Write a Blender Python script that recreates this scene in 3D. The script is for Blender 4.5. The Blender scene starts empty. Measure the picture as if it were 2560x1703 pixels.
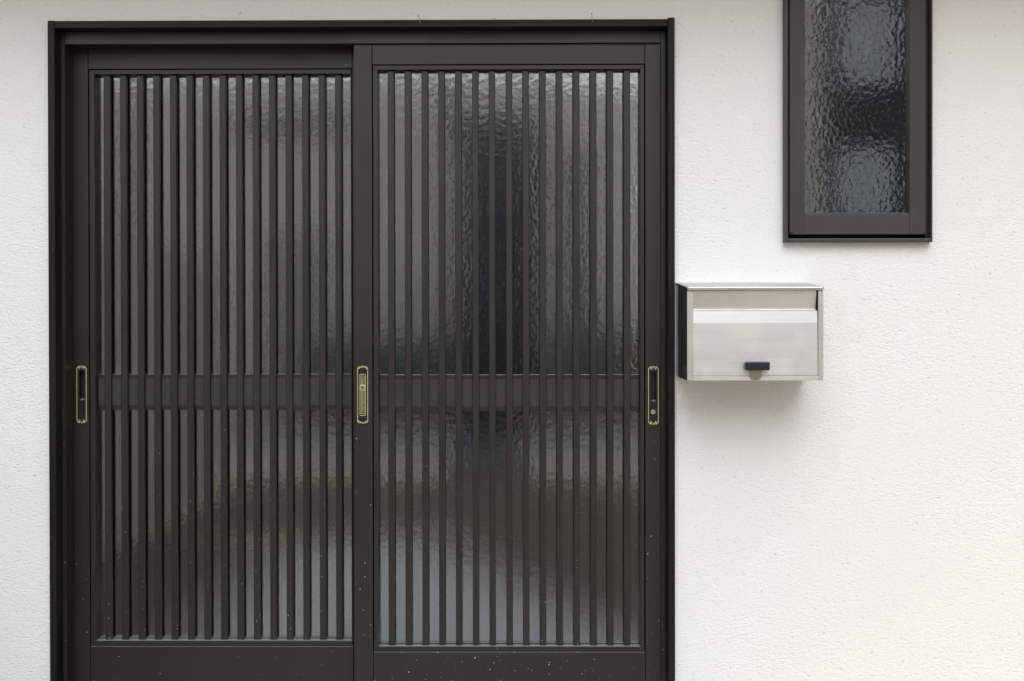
import bpy, bmesh, math, random
from mathutils import Matrix, Vector
random.seed(7)
R = math.radians
scene = bpy.context.scene
COL = scene.collection

# ------------------------------------------------------------------ camera
K = 1.07e-3            # metres on the wall for one pixel of the 2560 px photograph
D = 2.9                # distance of the camera from the wall
H = 1.245              # eye height
FPX = D / K
VPX, VPY = 1240.0, 755.0
YAW, PITCH, ROLL = R(0.35), R(0.33), R(-0.09)
CAMR = Matrix.Rotation(YAW, 3, 'Z') @ Matrix.Rotation(R(90) - PITCH, 3, 'X') @ Matrix.Rotation(ROLL, 3, 'Z')
CAMC = Vector((0, -D, H))
_v = CAMR.transposed() @ Vector((0, 1, 0))
CX = VPX - FPX * _v.x / -_v.z
CY = VPY + FPX * _v.y / -_v.z
cam = bpy.data.cameras.new('camera')
camo = bpy.data.objects.new('camera', cam)
COL.objects.link(camo)
camo.matrix_world = Matrix.Translation(CAMC) @ CAMR.to_4x4()
cam.sensor_width = 36.0
cam.lens = 36.0 * FPX / 2560.0
cam.shift_x = (1280.0 - CX) / 2560.0
cam.shift_y = (CY - 851.5) / 2560.0
cam.clip_start = 0.05
cam.clip_end = 500
scene.camera = camo

# ------------------------------------------------------------------ sky, sun, exposure
SUN_EL = 52.0
world = bpy.data.worlds.new('World')
scene.world = world
world.use_nodes = True
wn, wl = world.node_tree.nodes, world.node_tree.links
wn.clear()
sky = wn.new('ShaderNodeTexSky')
sky.sky_type = 'NISHITA'
sky.sun_disc = False
sky.sun_elevation = R(SUN_EL)
sky.sun_rotation = R(180)
sky.air_density = 1.0
sky.dust_density = 2.0
sky.ozone_density = 1.0
hs = wn.new('ShaderNodeHueSaturation')
hs.inputs['Saturation'].default_value = 0.20
bg = wn.new('ShaderNodeBackground')
bg.inputs['Strength'].default_value = 0.125
wo = wn.new('ShaderNodeOutputWorld')
wl.new(sky.outputs[0], hs.inputs['Color'])
wb = wn.new('ShaderNodeMix')
wb.data_type = 'RGBA'
wb.blend_type = 'MULTIPLY'
wb.inputs['Factor'].default_value = 1.0
wb.inputs['B'].default_value = (1.0, 0.973, 0.95, 1)
wl.new(hs.outputs[0], wb.inputs['A'])
wl.new(wb.outputs['Result'], bg.inputs['Color'])
wl.new(bg.outputs[0], wo.inputs['Surface'])

sl = bpy.data.lights.new('sun', 'SUN')
sl.energy = 1.5
sl.angle = R(52)
sl.color = (0.855, 0.945, 1.0)
so = bpy.data.objects.new('sun', sl)
COL.objects.link(so)
so.rotation_euler = (R(90 - SUN_EL), 0, 0)
so.location = (0, -6, 8)

vs = scene.view_settings
vs.view_transform = 'Standard'
vs.look = 'None'
vs.exposure = 0.49
vs.gamma = 1.0
vs.use_curve_mapping = False


# ------------------------------------------------------------------ helpers
def P(px, py, Y=0.0):
    """point on the plane y=Y that the photograph shows at pixel (px, py)"""
    d = CAMR @ Vector(((px - CX) / FPX, -(py - CY) / FPX, -1.0))
    t = (Y - CAMC.y) / d.y
    return CAMC + d * t


def PX(px, Y=0.0, py=850): return P(px, py, Y).x
def PZ(py, Y=0.0, px=1000): return P(px, py, Y).z


def link(o, parent=None):
    COL.objects.link(o)
    if parent is not None:
        o.parent = parent
    return o


def obj_bm(name, bm, mat, parent=None, smooth=False):
    me = bpy.data.meshes.new(name)
    bm.normal_update()
    bm.to_mesh(me)
    bm.free()
    if mat:
        me.materials.append(mat)
    if smooth:
        for p in me.polygons:
            p.use_smooth = True
    return link(bpy.data.objects.new(name, me), parent)


def bm_box(bm, x0, x1, y0, y1, z0, z1):
    vs_ = [bm.verts.new(c) for c in ((x0, y0, z0), (x1, y0, z0), (x1, y1, z0), (x0, y1, z0),
                                    (x0, y0, z1), (x1, y0, z1), (x1, y1, z1), (x0, y1, z1))]
    fs = [(0, 1, 5, 4), (1, 2, 6, 5), (2, 3, 7, 6), (3, 0, 4, 7), (4, 5, 6, 7), (3, 2, 1, 0)]
    return [bm.faces.new([vs_[i] for i in f]) for f in fs]


def box(name, x0, x1, y0, y1, z0, z1, mat, parent=None, bev=0.0008, seg=2):
    bm = bmesh.new()
    x0, x1 = sorted((x0, x1)); y0, y1 = sorted((y0, y1)); z0, z1 = sorted((z0, z1))
    bm_box(bm, x0, x1, y0, y1, z0, z1)
    if bev:
        bmesh.ops.bevel(bm, geom=bm.edges[:], offset=bev, segments=seg, profile=0.5, affect='EDGES')
    return obj_bm(name, bm, mat, parent)


def prism_xz(name, pts, y0, y1, mat, parent=None, bev=0.0):
    """polygon in the xz plane (counter-clockwise seen from -y) pushed from y0 (front) to y1 (back)"""
    bm = bmesh.new()
    a = [bm.verts.new((x, y0, z)) for x, z in pts]
    b = [bm.verts.new((x, y1, z)) for x, z in pts]
    n = len(pts)
    bm.faces.new(a)
    bm.faces.new(b[::-1])
    for i in range(n):
        j = (i + 1) % n
        bm.faces.new((a[j], a[i], b[i], b[j]))
    bmesh.ops.recalc_face_normals(bm, faces=bm.faces[:])
    if bev:
        es = [e for e in bm.edges if all(v.co.y == y0 for v in e.verts)]
        bmesh.ops.bevel(bm, geom=es, offset=bev, segments=2, profile=0.5, affect='EDGES')
    return obj_bm(name, bm, mat, parent)


def prism_yz(name, pts, x0, x1, mat, parent=None, bev=0.0):
    bm = bmesh.new()
    a = [bm.verts.new((x0, y, z)) for y, z in pts]
    b = [bm.verts.new((x1, y, z)) for y, z in pts]
    n = len(pts)
    bm.faces.new(a)
    bm.faces.new(b[::-1])
    for i in range(n):
        j = (i + 1) % n
        bm.faces.new((a[j], a[i], b[i], b[j]))
    bmesh.ops.recalc_face_normals(bm, faces=bm.faces[:])
    if bev:
        bmesh.ops.bevel(bm, geom=bm.edges[:], offset=bev, segments=2, profile=0.5, affect='EDGES')
    return obj_bm(name, bm, mat, parent)


def bm_ribbon(bm, pts, widths, yf, yb, closed=False):
    """raised flat band that follows a polyline in the xz plane"""
    n = len(pts)
    if not hasattr(widths, '__len__'):
        widths = [widths] * n
    L = []
    for i, (x, z) in enumerate(pts):
        p0 = pts[i - 1] if (i > 0 or closed) else pts[i]
        p1 = pts[(i + 1) % n] if (i < n - 1 or closed) else pts[i]
        dx, dz = p1[0] - p0[0], p1[1] - p0[1]
        l = math.hypot(dx, dz) or 1
        nx, nz = -dz / l, dx / l
        w = widths[i] / 2
        L.append([bm.verts.new((x + nx * w, yb, z + nz * w)), bm.verts.new((x + nx * w * .6, yf, z + nz * w * .6)),
                  bm.verts.new((x - nx * w * .6, yf, z - nz * w * .6)), bm.verts.new((x - nx * w, yb, z - nz * w))])
    m = n if closed else n - 1
    for i in range(m):
        a, b = L[i], L[(i + 1) % n]
        for k in range(3):
            bm.faces.new((a[k], a[k + 1], b[k + 1], b[k]))
    if not closed:
        bm.faces.new(L[0]); bm.faces.new(L[-1][::-1])


def bm_disc(bm, x, z, r, yf, yb, n=24, bev=0.0):
    a = [bm.verts.new((x + (r - bev) * math.cos(t), yf, z + (r - bev) * math.sin(t))) for t in [2 * math.pi * k / n for k in range(n)]]
    m = [bm.verts.new((x + r * math.cos(t), yf + bev, z + r * math.sin(t))) for t in [2 * math.pi * k / n for k in range(n)]]
    b = [bm.verts.new((x + r * math.cos(t), yb, z + r * math.sin(t))) for t in [2 * math.pi * k / n for k in range(n)]]
    bm.faces.new(a)
    for k in range(n):
        j = (k + 1) % n
        bm.faces.new((a[j], a[k], m[k], m[j]))
        bm.faces.new((m[j], m[k], b[k], b[j]))


def tag(o, label=None, cat=None, group=None, kind=None):
    if label: o['label'] = label
    if cat: o['category'] = cat
    if group: o['group'] = group
    if kind: o['kind'] = kind
    return o


def thing(name, loc, label, cat, group=None):
    o = bpy.data.objects.new(name, None)
    o.location = loc
    o.empty_display_size = 0.05
    COL.objects.link(o)
    return tag(o, label, cat, group)


def adopt(root):
    """parts were modelled in world space: keep them there under their moved Empty"""
    bpy.context.view_layer.update()
    for c in root.children:
        c.matrix_parent_inverse = root.matrix_world.inverted()


# ------------------------------------------------------------------ materials
def new_mat(name):
    m = bpy.data.materials.new(name)
    m.use_nodes = True
    nt = m.node_tree
    return m, nt.nodes, nt.links, nt.nodes['Principled BSDF']


def simple(name, col, rough=0.5, metal=0.0, ior=1.5, noise=None, bump=None):
    m, n, l, b = new_mat(name)
    b.inputs['Base Color'].default_value = (*col, 1)
    b.inputs['Roughness'].default_value = rough
    b.inputs['Metallic'].default_value = metal
    b.inputs['IOR'].default_value = ior
    geo = n.new('ShaderNodeNewGeometry')
    if noise:
        sc, amt = noise
        t = n.new('ShaderNodeTexNoise')
        t.inputs['Scale'].default_value = sc
        t.inputs['Detail'].default_value = 5
        l.new(geo.outputs['Position'], t.inputs['Vector'])
        mr = n.new('ShaderNodeMapRange')
        mr.inputs['From Min'].default_value = 0.3
        mr.inputs['From Max'].default_value = 0.7
        mr.inputs['To Min'].default_value = 1 - amt
        mr.inputs['To Max'].default_value = 1 + amt
        l.new(t.outputs['Fac'], mr.inputs['Value'])
        mx = n.new('ShaderNodeVectorMath'); mx.operation = 'SCALE'
        mx.inputs[0].default_value = col
        l.new(mr.outputs[0], mx.inputs['Scale'])
        l.new(mx.outputs[0], b.inputs['Base Color'])
    if bump:
        sc, dist = bump
        t2 = n.new('ShaderNodeTexNoise')
        t2.inputs['Scale'].default_value = sc
        t2.inputs['Detail'].default_value = 4
        l.new(geo.outputs['Position'], t2.inputs['Vector'])
        bp = n.new('ShaderNodeBump')
        bp.inputs['Distance'].default_value = dist
        l.new(t2.outputs['Fac'], bp.inputs['Height'])
        l.new(bp.outputs[0], b.inputs['Normal'])
    return m


def math_node(n, l, op, a, b=None, clamp=False):
    m = n.new('ShaderNodeMath'); m.operation = op; m.use_clamp = clamp
    for i, v in enumerate((a, b)):
        if v is None: continue
        if isinstance(v, (int, float)): m.inputs[i].default_value = v
        else: l.new(v, m.inputs[i])
    return m.outputs[0]


def stucco(name, col=(0.80, 0.797, 0.79)):
    m, n, l, b = new_mat(name)
    b.inputs['Roughness'].default_value = 0.85
    b.inputs['Specular IOR Level'].default_value = 0.25
    geo = n.new('ShaderNodeNewGeometry')
    pos = geo.outputs['Position']
    mp = n.new('ShaderNodeMapping')
    mp.inputs['Scale'].default_value = (0.8, 0.8, 1.25)
    l.new(pos, mp.inputs['Vector'])
    # broad warp so that trowel drift changes direction over the wall
    nz = n.new('ShaderNodeTexNoise')
    nz.inputs['Scale'].default_value = 140
    nz.inputs['Detail'].default_value = 2.5
    nz.inputs['Roughness'].default_value = 0.5
    nz.inputs['Distortion'].default_value = 0.9
    l.new(mp.outputs[0], nz.inputs['Vector'])
    ramp = n.new('ShaderNodeValToRGB')
    ramp.color_ramp.elements[0].position = 0.30
    ramp.color_ramp.elements[0].color = (0, 0, 0, 1)
    ramp.color_ramp.elements[1].position = 0.56
    ramp.color_ramp.elements[1].color = (1, 1, 1, 1)
    ramp.color_ramp.interpolation = 'B_SPLINE'
    l.new(nz.outputs['Fac'], ramp.inputs['Fac'])
    fine = n.new('ShaderNodeTexNoise')
    fine.inputs['Scale'].default_value = 300
    fine.inputs['Detail'].default_value = 3
    l.new(pos, fine.inputs['Vector'])
    big = n.new('ShaderNodeTexNoise')
    big.inputs['Scale'].default_value = 2.5
    big.inputs['Detail'].default_value = 3
    l.new(pos, big.inputs['Vector'])
    amp = n.new('ShaderNodeMapRange')
    amp.inputs['From Min'].default_value = 0.35
    amp.inputs['From Max'].default_value = 0.65
    amp.inputs['To Min'].default_value = 0.55
    amp.inputs['To Max'].default_value = 1.25
    l.new(big.outputs['Fac'], amp.inputs['Value'])
    h1 = math_node(n, l, 'MULTIPLY', ramp.outputs['Color'], amp.outputs[0])
    h2 = math_node(n, l, 'MULTIPLY', fine.outputs['Fac'], 0.25)
    h = math_node(n, l, 'ADD', h1, h2)
    bp = n.new('ShaderNodeBump')
    bp.inputs['Strength'].default_value = 1.0
    bp.inputs['Distance'].default_value = 0.00095
    l.new(h, bp.inputs['Height'])
    l.new(bp.outputs[0], b.inputs['Normal'])
    # cavity shade put into the colour of the deepest pits, and faint broad weathering
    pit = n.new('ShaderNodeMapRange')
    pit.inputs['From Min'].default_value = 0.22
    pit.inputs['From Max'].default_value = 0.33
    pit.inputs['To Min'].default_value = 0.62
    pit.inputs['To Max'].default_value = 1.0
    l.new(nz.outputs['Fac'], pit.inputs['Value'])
    soft = n.new('ShaderNodeMapRange')
    soft.inputs['From Min'].default_value = 0.3
    soft.inputs['From Max'].default_value = 0.7
    soft.inputs['To Min'].default_value = 0.965
    soft.inputs['To Max'].default_value = 1.02
    l.new(big.outputs['Fac'], soft.inputs['Value'])
    # sparse dark grains
    vo = n.new('ShaderNodeTexVoronoi')
    vo.inputs['Scale'].default_value = 28
    l.new(pos, vo.inputs['Vector'])
    sep = n.new('ShaderNodeSeparateColor')
    l.new(vo.outputs['Color'], sep.inputs[0])
    rad = math_node(n, l, 'MULTIPLY', math_node(n, l, 'SUBTRACT', sep.outputs[0], 0.62), 0.13)
    grain = math_node(n, l, 'LESS_THAN', vo.outputs['Distance'], rad)
    gk = math_node(n, l, 'SUBTRACT', 1.0, math_node(n, l, 'MULTIPLY', grain, 0.42))
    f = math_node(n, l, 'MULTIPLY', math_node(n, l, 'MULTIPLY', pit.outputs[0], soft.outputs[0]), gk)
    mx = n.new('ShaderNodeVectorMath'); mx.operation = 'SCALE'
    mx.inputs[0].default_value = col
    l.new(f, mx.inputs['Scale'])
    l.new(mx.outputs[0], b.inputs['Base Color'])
    return m


def coated(name, col, rough=0.42, dust=1.0, grain=None, spec=0.5):
    """coated aluminium or painted wood with stray white specks, thicker towards the ground"""
    m, n, l, b = new_mat(name)
    b.inputs['Specular IOR Level'].default_value = spec
    geo = n.new('ShaderNodeNewGeometry')
    pos = geo.outputs['Position']
    sepp = n.new('ShaderNodeSeparateXYZ')
    l.new(pos, sepp.inputs[0])
    # roughness and tone variation
    t = n.new('ShaderNodeTexNoise')
    t.inputs['Scale'].default_value = 7
    t.inputs['Detail'].default_value = 6
    l.new(pos, t.inputs['Vector'])
    mr = n.new('ShaderNodeMapRange')
    mr.inputs['From Min'].default_value = 0.3; mr.inputs['From Max'].default_value = 0.7
    mr.inputs['To Min'].default_value = rough - 0.05; mr.inputs['To Max'].default_value = rough + 0.08
    l.new(t.outputs['Fac'], mr.inputs['Value'])
    l.new(mr.outputs[0], b.inputs['Roughness'])
    # very fine extrusion streaks along the profile
    g = n.new('ShaderNodeTexNoise')
    mp = n.new('ShaderNodeMapping')
    mp.inputs['Scale'].default_value = grain if grain else (260, 260, 1.2)
    l.new(pos, mp.inputs['Vector'])
    l.new(mp.outputs[0], g.inputs['Vector'])
    g.inputs['Scale'].default_value = 1.0
    g.inputs['Detail'].default_value = 4
    tone = n.new('ShaderNodeMapRange')
    tone.inputs['From Min'].default_value = 0.25; tone.inputs['From Max'].default_value = 0.75
    amt = 0.45 if grain else 0.10
    tone.inputs['To Min'].default_value = 1 - amt; tone.inputs['To Max'].default_value = 1 + amt
    l.new(g.outputs['Fac'], tone.inputs['Value'])
    basec = n.new('ShaderNodeVectorMath'); basec.operation = 'SCALE'
    basec.inputs[0].default_value = col
    oi = n.new('ShaderNodeObjectInfo')
    vary = math_node(n, l, 'ADD', math_node(n, l, 'MULTIPLY', oi.outputs['Random'], 0.20), 0.90)
    l.new(math_node(n, l, 'MULTIPLY', tone.outputs[0], vary), basec.inputs['Scale'])
    # specks
    fac = None
    dens = n.new('ShaderNodeMapRange')
    dens.inputs['From Min'].default_value = 1.15; dens.inputs['From Max'].default_value = 0.18
    dens.inputs['To Min'].default_value = 0.004; dens.inputs['To Max'].default_value = 0.46
    l.new(sepp.outputs[2], dens.inputs['Value'])
    d2 = math_node(n, l, 'MULTIPLY', math_node(n, l, 'POWER', dens.outputs[0], 1.25), dust)
    for sc, rr in ((50, 0.085), (105, 0.13)):
        vo = n.new('ShaderNodeTexVoronoi')
        vo.inputs['Scale'].default_value = sc
        l.new(pos, vo.inputs['Vector'])
        sep = n.new('ShaderNodeSeparateColor')
        l.new(vo.outputs['Color'], sep.inputs[0])
        on = math_node(n, l, 'LESS_THAN', sep.outputs[0], d2)
        rad = math_node(n, l, 'MULTIPLY', math_node(n, l, 'ADD', math_node(n, l, 'POWER', sep.outputs[1], 2.0), 0.4), rr)
        inn = math_node(n, l, 'LESS_THAN', vo.outputs['Distance'], rad)
        q = math_node(n, l, 'MULTIPLY', math_node(n, l, 'MULTIPLY', on, inn),
                      math_node(n, l, 'ADD', math_node(n, l, 'MULTIPLY', math_node(n, l, 'POWER', sep.outputs[2], 2.5), 0.65), 0.08))
        fac = q if fac is None else math_node(n, l, 'MAXIMUM', fac, q)
    mix = n.new('ShaderNodeMix'); mix.data_type = 'RGBA'
    l.new(fac, mix.inputs['Factor'])
    l.new(basec.outputs[0], mix.inputs['A'])
    mix.inputs['B'].default_value = (0.62, 0.61, 0.58, 1)
    # paler grey on upward-facing ledges
    sn = n.new('ShaderNodeSeparateXYZ')
    l.new(geo.outputs['True Normal'], sn.inputs[0])
    up = n.new('ShaderNodeMapRange')
    up.inputs['From Min'].default_value = 0.6; up.inputs['From Max'].default_value = 0.98
    up.inputs['To Min'].default_value = 0.0; up.inputs['To Max'].default_value = 0.75
    l.new(sn.outputs[2], up.inputs['Value'])
    mix2 = n.new('ShaderNodeMix'); mix2.data_type = 'RGBA'
    l.new(up.outputs[0], mix2.inputs['Factor'])
    l.new(mix.outputs['Result'], mix2.inputs['A'])
    mix2.inputs['B'].default_value = (0.24, 0.24, 0.25, 1)
    l.new(mix2.outputs['Result'], b.inputs['Base Color'])
    bp = n.new('ShaderNodeBump')
    bp.inputs['Distance'].default_value = 0.0004 if grain else 0.00003
    bp.inputs['Strength'].default_value = 0.5
    l.new(g.outputs['Fac'], bp.inputs['Height'])
    l.new(bp.outputs[0], b.inputs['Normal'])
    return m


def glass(name, scale, dist, fine_scale, fine_dist, stretch=(1, 1, 1), ior=2.9, rough=0.06, tint=(0.85, 0.9, 0.9)):
    m, n, l, b = new_mat(name)
    b.inputs['Base Color'].default_value = (*tint, 1)
    b.inputs['Transmission Weight'].default_value = 1.0
    b.inputs['Roughness'].default_value = rough
    b.inputs['IOR'].default_value = ior
    geo = n.new('ShaderNodeNewGeometry')
    mp = n.new('ShaderNodeMapping')
    mp.inputs['Scale'].default_value = stretch
    l.new(geo.outputs['Position'], mp.inputs['Vector'])
    a = n.new('ShaderNodeTexNoise')
    a.inputs['Scale'].default_value = scale
    a.inputs['Detail'].default_value = 0.4
    a.inputs['Distortion'].default_value = 0.5
    l.new(mp.outputs[0], a.inputs['Vector'])
    f = n.new('ShaderNodeTexNoise')
    f.inputs['Scale'].default_value = fine_scale
    f.inputs['Detail'].default_value = 2
    mp2 = n.new('ShaderNodeMapping')
    mp2.inputs['Scale'].default_value = (0.6, 1, 1.3)
    l.new(geo.outputs['Position'], mp2.inputs['Vector'])
    l.new(mp2.outputs[0], f.inputs['Vector'])
    h = math_node(n, l, 'ADD', math_node(n, l, 'MULTIPLY', a.outputs['Fac'], dist * 1000),
                  math_node(n, l, 'MULTIPLY', f.outputs['Fac'], fine_dist * 1000))
    bp = n.new('ShaderNodeBump')
    bp.inputs['Strength'].default_value = 1.0
    bp.inputs['Distance'].default_value = 0.001
    l.new(h, bp.inputs['Height'])
    l.new(bp.outputs[0], b.inputs['Normal'])
    return m


def steel(name, col=(0.66, 0.65, 0.63), rough=0.32, stains=0.12):
    m, n, l, b = new_mat(name)
    b.inputs['Metallic'].default_value = 1.0
    geo = n.new('ShaderNodeNewGeometry')
    pos = geo.outputs['Position']
    t = n.new('ShaderNodeTexNoise')
    t.inputs['Scale'].default_value = 14
    t.inputs['Detail'].default_value = 5
    l.new(pos, t.inputs['Vector'])
    st = n.new('ShaderNodeMapRange')
    st.inputs['From Min'].default_value = 0.52; st.inputs['From Max'].default_value = 0.78
    st.inputs['To Min'].default_value = 0.0; st.inputs['To Max'].default_value = 1.0
    l.new(t.outputs['Fac'], st.inputs['Value'])
    mix = n.new('ShaderNodeMix'); mix.data_type = 'RGBA'
    l.new(math_node(n, l, 'MULTIPLY', st.outputs[0], stains * 4), mix.inputs['Factor'])
    mix.inputs['A'].default_value = (*col, 1)
    mix.inputs['B'].default_value = (col[0] * .80, col[1] * .76, col[2] * .68, 1)
    br = n.new('ShaderNodeTexNoise')
    mp = n.new('ShaderNodeMapping')
    mp.inputs['Scale'].default_value = (5, 320, 320)
    l.new(pos, mp.inputs['Vector'])
    l.new(mp.outputs[0], br.inputs['Vector'])
    br.inputs['Scale'].default_value = 1.0
    bt = n.new('ShaderNodeMapRange')
    bt.inputs['From Min'].default_value = 0.3; bt.inputs['From Max'].default_value = 0.7
    bt.inputs['To Min'].default_value = 0.975; bt.inputs['To Max'].default_value = 1.018
    l.new(br.outputs['Fac'], bt.inputs['Value'])
    bs = n.new('ShaderNodeVectorMath'); bs.operation = 'SCALE'
    l.new(mix.outputs['Result'], bs.inputs[0])
    l.new(bt.outputs[0], bs.inputs['Scale'])
    l.new(bs.outputs[0], b.inputs['Base Color'])
    rr = n.new('ShaderNodeMapRange')
    rr.inputs['To Min'].default_value = rough - .04; rr.inputs['To Max'].default_value = rough + .06
    l.new(br.outputs['Fac'], rr.inputs['Value'])
    l.new(math_node(n, l, 'ADD', rr.outputs[0], math_node(n, l, 'MULTIPLY', st.outputs[0], 0.12)), b.inputs['Roughness'])
    bp = n.new('ShaderNodeBump')
    bp.inputs['Distance'].default_value = 0.000012
    l.new(br.outputs['Fac'], bp.inputs['Height'])
    bp2 = n.new('ShaderNodeBump')
    bp2.inputs['Distance'].default_value = 0.0012
    t3 = n.new('ShaderNodeTexNoise'); t3.inputs['Scale'].default_value = 7; t3.inputs['Detail'].default_value = 1
    l.new(pos, t3.inputs['Vector'])
    l.new(t3.outputs['Fac'], bp2.inputs['Height'])
    l.new(bp.outputs[0], bp2.inputs['Normal'])
    l.new(bp2.outputs[0], b.inputs['Normal'])
    return m


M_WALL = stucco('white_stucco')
M_ALU = coated('bronze_aluminium', (0.0185, 0.0152, 0.0128), 0.40, spec=0.6)
M_PANEL = coated('bronze_panel', (0.050, 0.048, 0.048), 0.30, dust=0.3, grain=None)
M_CASING = coated('black_stained_timber', (0.011, 0.0085, 0.0105), 0.5, grain=(40, 40, 3), spec=0.25)
M_CASING_H = coated('black_stained_timber_level', (0.011, 0.0085, 0.0105), 0.5, grain=(3, 40, 60), spec=0.25)
M_WIN = coated('window_aluminium', (0.045, 0.043, 0.041), 0.40, dust=0.0)
M_BLACK = simple('matt_black', (0.008, 0.008, 0.008), 0.6)
M_PLATE = coated('black_plate', (0.009, 0.009, 0.009), 0.42, dust=0.0)
M_GOLD = simple('aged_brass', (0.95, 0.82, 0.42), 0.40, metal=0.6, noise=(200, 0.15))
M_CHROME = simple('chrome', (0.75, 0.75, 0.74), 0.22, metal=1.0)
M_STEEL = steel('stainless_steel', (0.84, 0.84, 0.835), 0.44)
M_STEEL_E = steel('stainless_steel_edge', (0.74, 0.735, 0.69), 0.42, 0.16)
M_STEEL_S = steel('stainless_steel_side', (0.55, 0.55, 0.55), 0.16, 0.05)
M_TONGUE = steel('worn_latch_steel', (0.46, 0.41, 0.35), 0.35, 0.25)
M_RIVET = steel('rivet_steel', (0.28, 0.25, 0.23), 0.4, 0.1)
M_KNOB = simple('black_plastic', (0.012, 0.013, 0.017), 0.38)
M_NAIL = simple('grey_steel_wire', (0.5, 0.48, 0.45), 0.4, metal=0.8)
M_GLASS = glass('patterned_glass', 90, 0.00015, 330, 0.00003, stretch=(1.0, 1.0, 0.8))
M_GLASS_W = glass('hammered_glass', 84, 0.00016, 300, 0.00001, stretch=(1.1, 1.0, 0.9), ior=2.7, rough=0.03)
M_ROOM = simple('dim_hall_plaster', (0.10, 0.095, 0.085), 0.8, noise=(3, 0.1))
M_BED = simple('brown_soil', (0.085, 0.058, 0.042), 0.95, noise=(9, 0.35), bump=(60, 0.01))
M_SOIL = simple('beige_gravel', (0.68, 0.525, 0.36), 0.95, noise=(14, 0.2), bump=(90, 0.008))


def porch_concrete():
    """grey concrete fading to a soil colour towards its outer edges"""
    m, n, l, b = new_mat('porch_concrete')
    b.inputs['Roughness'].default_value = 0.8
    geo = n.new('ShaderNodeNewGeometry')
    sp = n.new('ShaderNodeSeparateXYZ')
    l.new(geo.outputs['Position'], sp.inputs[0])

    def dist(p, q):
        ux, uy = q[0] - p[0], q[1] - p[1]
        L_ = math.hypot(ux, uy)
        nx, ny = uy / L_, -ux / L_
        if nx * (-0.5 - p[0]) + ny * (-0.8 - p[1]) < 0:
            nx, ny = -nx, -ny
        v = math_node(n, l, 'ADD', math_node(n, l, 'MULTIPLY', sp.outputs[0], nx), math_node(n, l, 'MULTIPLY', sp.outputs[1], ny))
        return math_node(n, l, 'SUBTRACT', v, nx * p[0] + ny * p[1])
    d = math_node(n, l, 'MINIMUM', dist((-1.3, -2.25), (-0.3, -2.9)), dist((-0.3, -2.9), (0.49, -1.27)))
    d = math_node(n, l, 'MINIMUM', d, math_node(n, l, 'ADD', sp.outputs[0], 1.3))
    t = n.new('ShaderNodeTexNoise')
    t.inputs['Scale'].default_value = 6
    t.inputs['Detail'].default_value = 6
    l.new(geo.outputs['Position'], t.inputs['Vector'])
    d = math_node(n, l, 'ADD', d, math_node(n, l, 'MULTIPLY', math_node(n, l, 'SUBTRACT', t.outputs['Fac'], 0.5), 0.25))
    mr = n.new('ShaderNodeMapRange')
    mr.interpolation_type = 'SMOOTHSTEP'
    mr.inputs['From Min'].default_value = -0.05
    mr.inputs['From Max'].default_value = 0.55
    l.new(d, mr.inputs['Value'])
    mix = n.new('ShaderNodeMix'); mix.data_type = 'RGBA'
    l.new(mr.outputs[0], mix.inputs['Factor'])
    mix.inputs['A'].default_value = (0.085, 0.058, 0.042, 1)
    mix.inputs['B'].default_value = (0.365, 0.375, 0.385, 1)
    l.new(mix.outputs['Result'], b.inputs['Base Color'])
    return m


M_CONC = porch_concrete()
M_ROAD = simple('pale_asphalt', (0.37, 0.37, 0.365), 0.85, noise=(6, 0.12), bump=(120, 0.003))
M_SOFFIT = simple('beige_soffit_boards', (0.82, 0.59, 0.34), 0.7, noise=(5, 0.15))
M_FENCE = simple('grey_fence_timber', (0.5, 0.49, 0.47), 0.7, noise=(12, 0.3))

# ================================================================== large structure
# ground
bm = bmesh.new()
N = 24
gv = [[bm.verts.new((-40 + 80 * i / N, -60 + 80 * j / N, -0.012)) for i in range(N + 1)] for j in range(N + 1)]
for j in range(N):
    for i in range(N):
        bm.faces.new((gv[j][i], gv[j][i + 1], gv[j + 1][i + 1], gv[j + 1][i]))
tag(obj_bm('ground', bm, M_SOIL), kind='structure')
# concrete porch: its free edge runs off at an angle
pts = [(-1.30, 0.0), (-1.30, -2.25), (-0.95, -2.5), (-0.30, -2.9), (0.10, -2.1), (0.49, -1.27), (0.62, -0.9), (0.62, 0.0)]
bm = bmesh.new()
a = [bm.verts.new((x, y, 0.03)) for x, y in pts]
b = [bm.verts.new((x, y, -0.2)) for x, y in pts]
bm.faces.new(a)
for i in range(len(pts)):
    j = (i + 1) % len(pts)
    bm.faces.new((a[j], a[i], b[i], b[j]))
bmesh.ops.recalc_face_normals(bm, faces=bm.faces[:])
tag(obj_bm('porch_slab', bm, M_CONC), kind='structure')
pts = [(-1.85, -2.55), (-1.0, -2.75), (-0.30, -3.15), (0.10, -2.3), (0.49, -1.45), (0.56, -1.0), (0.66, -1.0), (1.0, -2.6), (1.25, -4.6), (-1.8, -4.6)]
bm = bmesh.new()
bm.faces.new([bm.verts.new((x, y, -0.004)) for x, y in pts])
bmesh.ops.recalc_face_normals(bm, faces=bm.faces[:])
for f_ in bm.faces:
    if f_.normal.z < 0: f_.normal_flip()
tag(obj_bm('planting_bed', bm, M_BED), kind='structure')
bm = bmesh.new()
bm.faces.new([bm.verts.new((x, y, -0.004)) for x, y in ((-1.89, -2.53), (-1.32, -2.53), (-1.32, -0.02), (-1.89, -0.02))])
tag(obj_bm('planting_strip', bm, M_BED), kind='structure')
tag(box('street', -39, 39, -8.0, -5.0, -0.25, -0.002, M_ROAD, bev=0), kind='structure')

tag(box('reflection_strip', -0.36, 0.24, -9.0, -4.62, -0.2, 0.004, simple('strip_dark_grey', (0.05, 0.05, 0.055), 0.8, noise=(9, .2)), bev=0), kind='structure')  # dark strip added to carry the dark reflected column further down the glass

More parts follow.
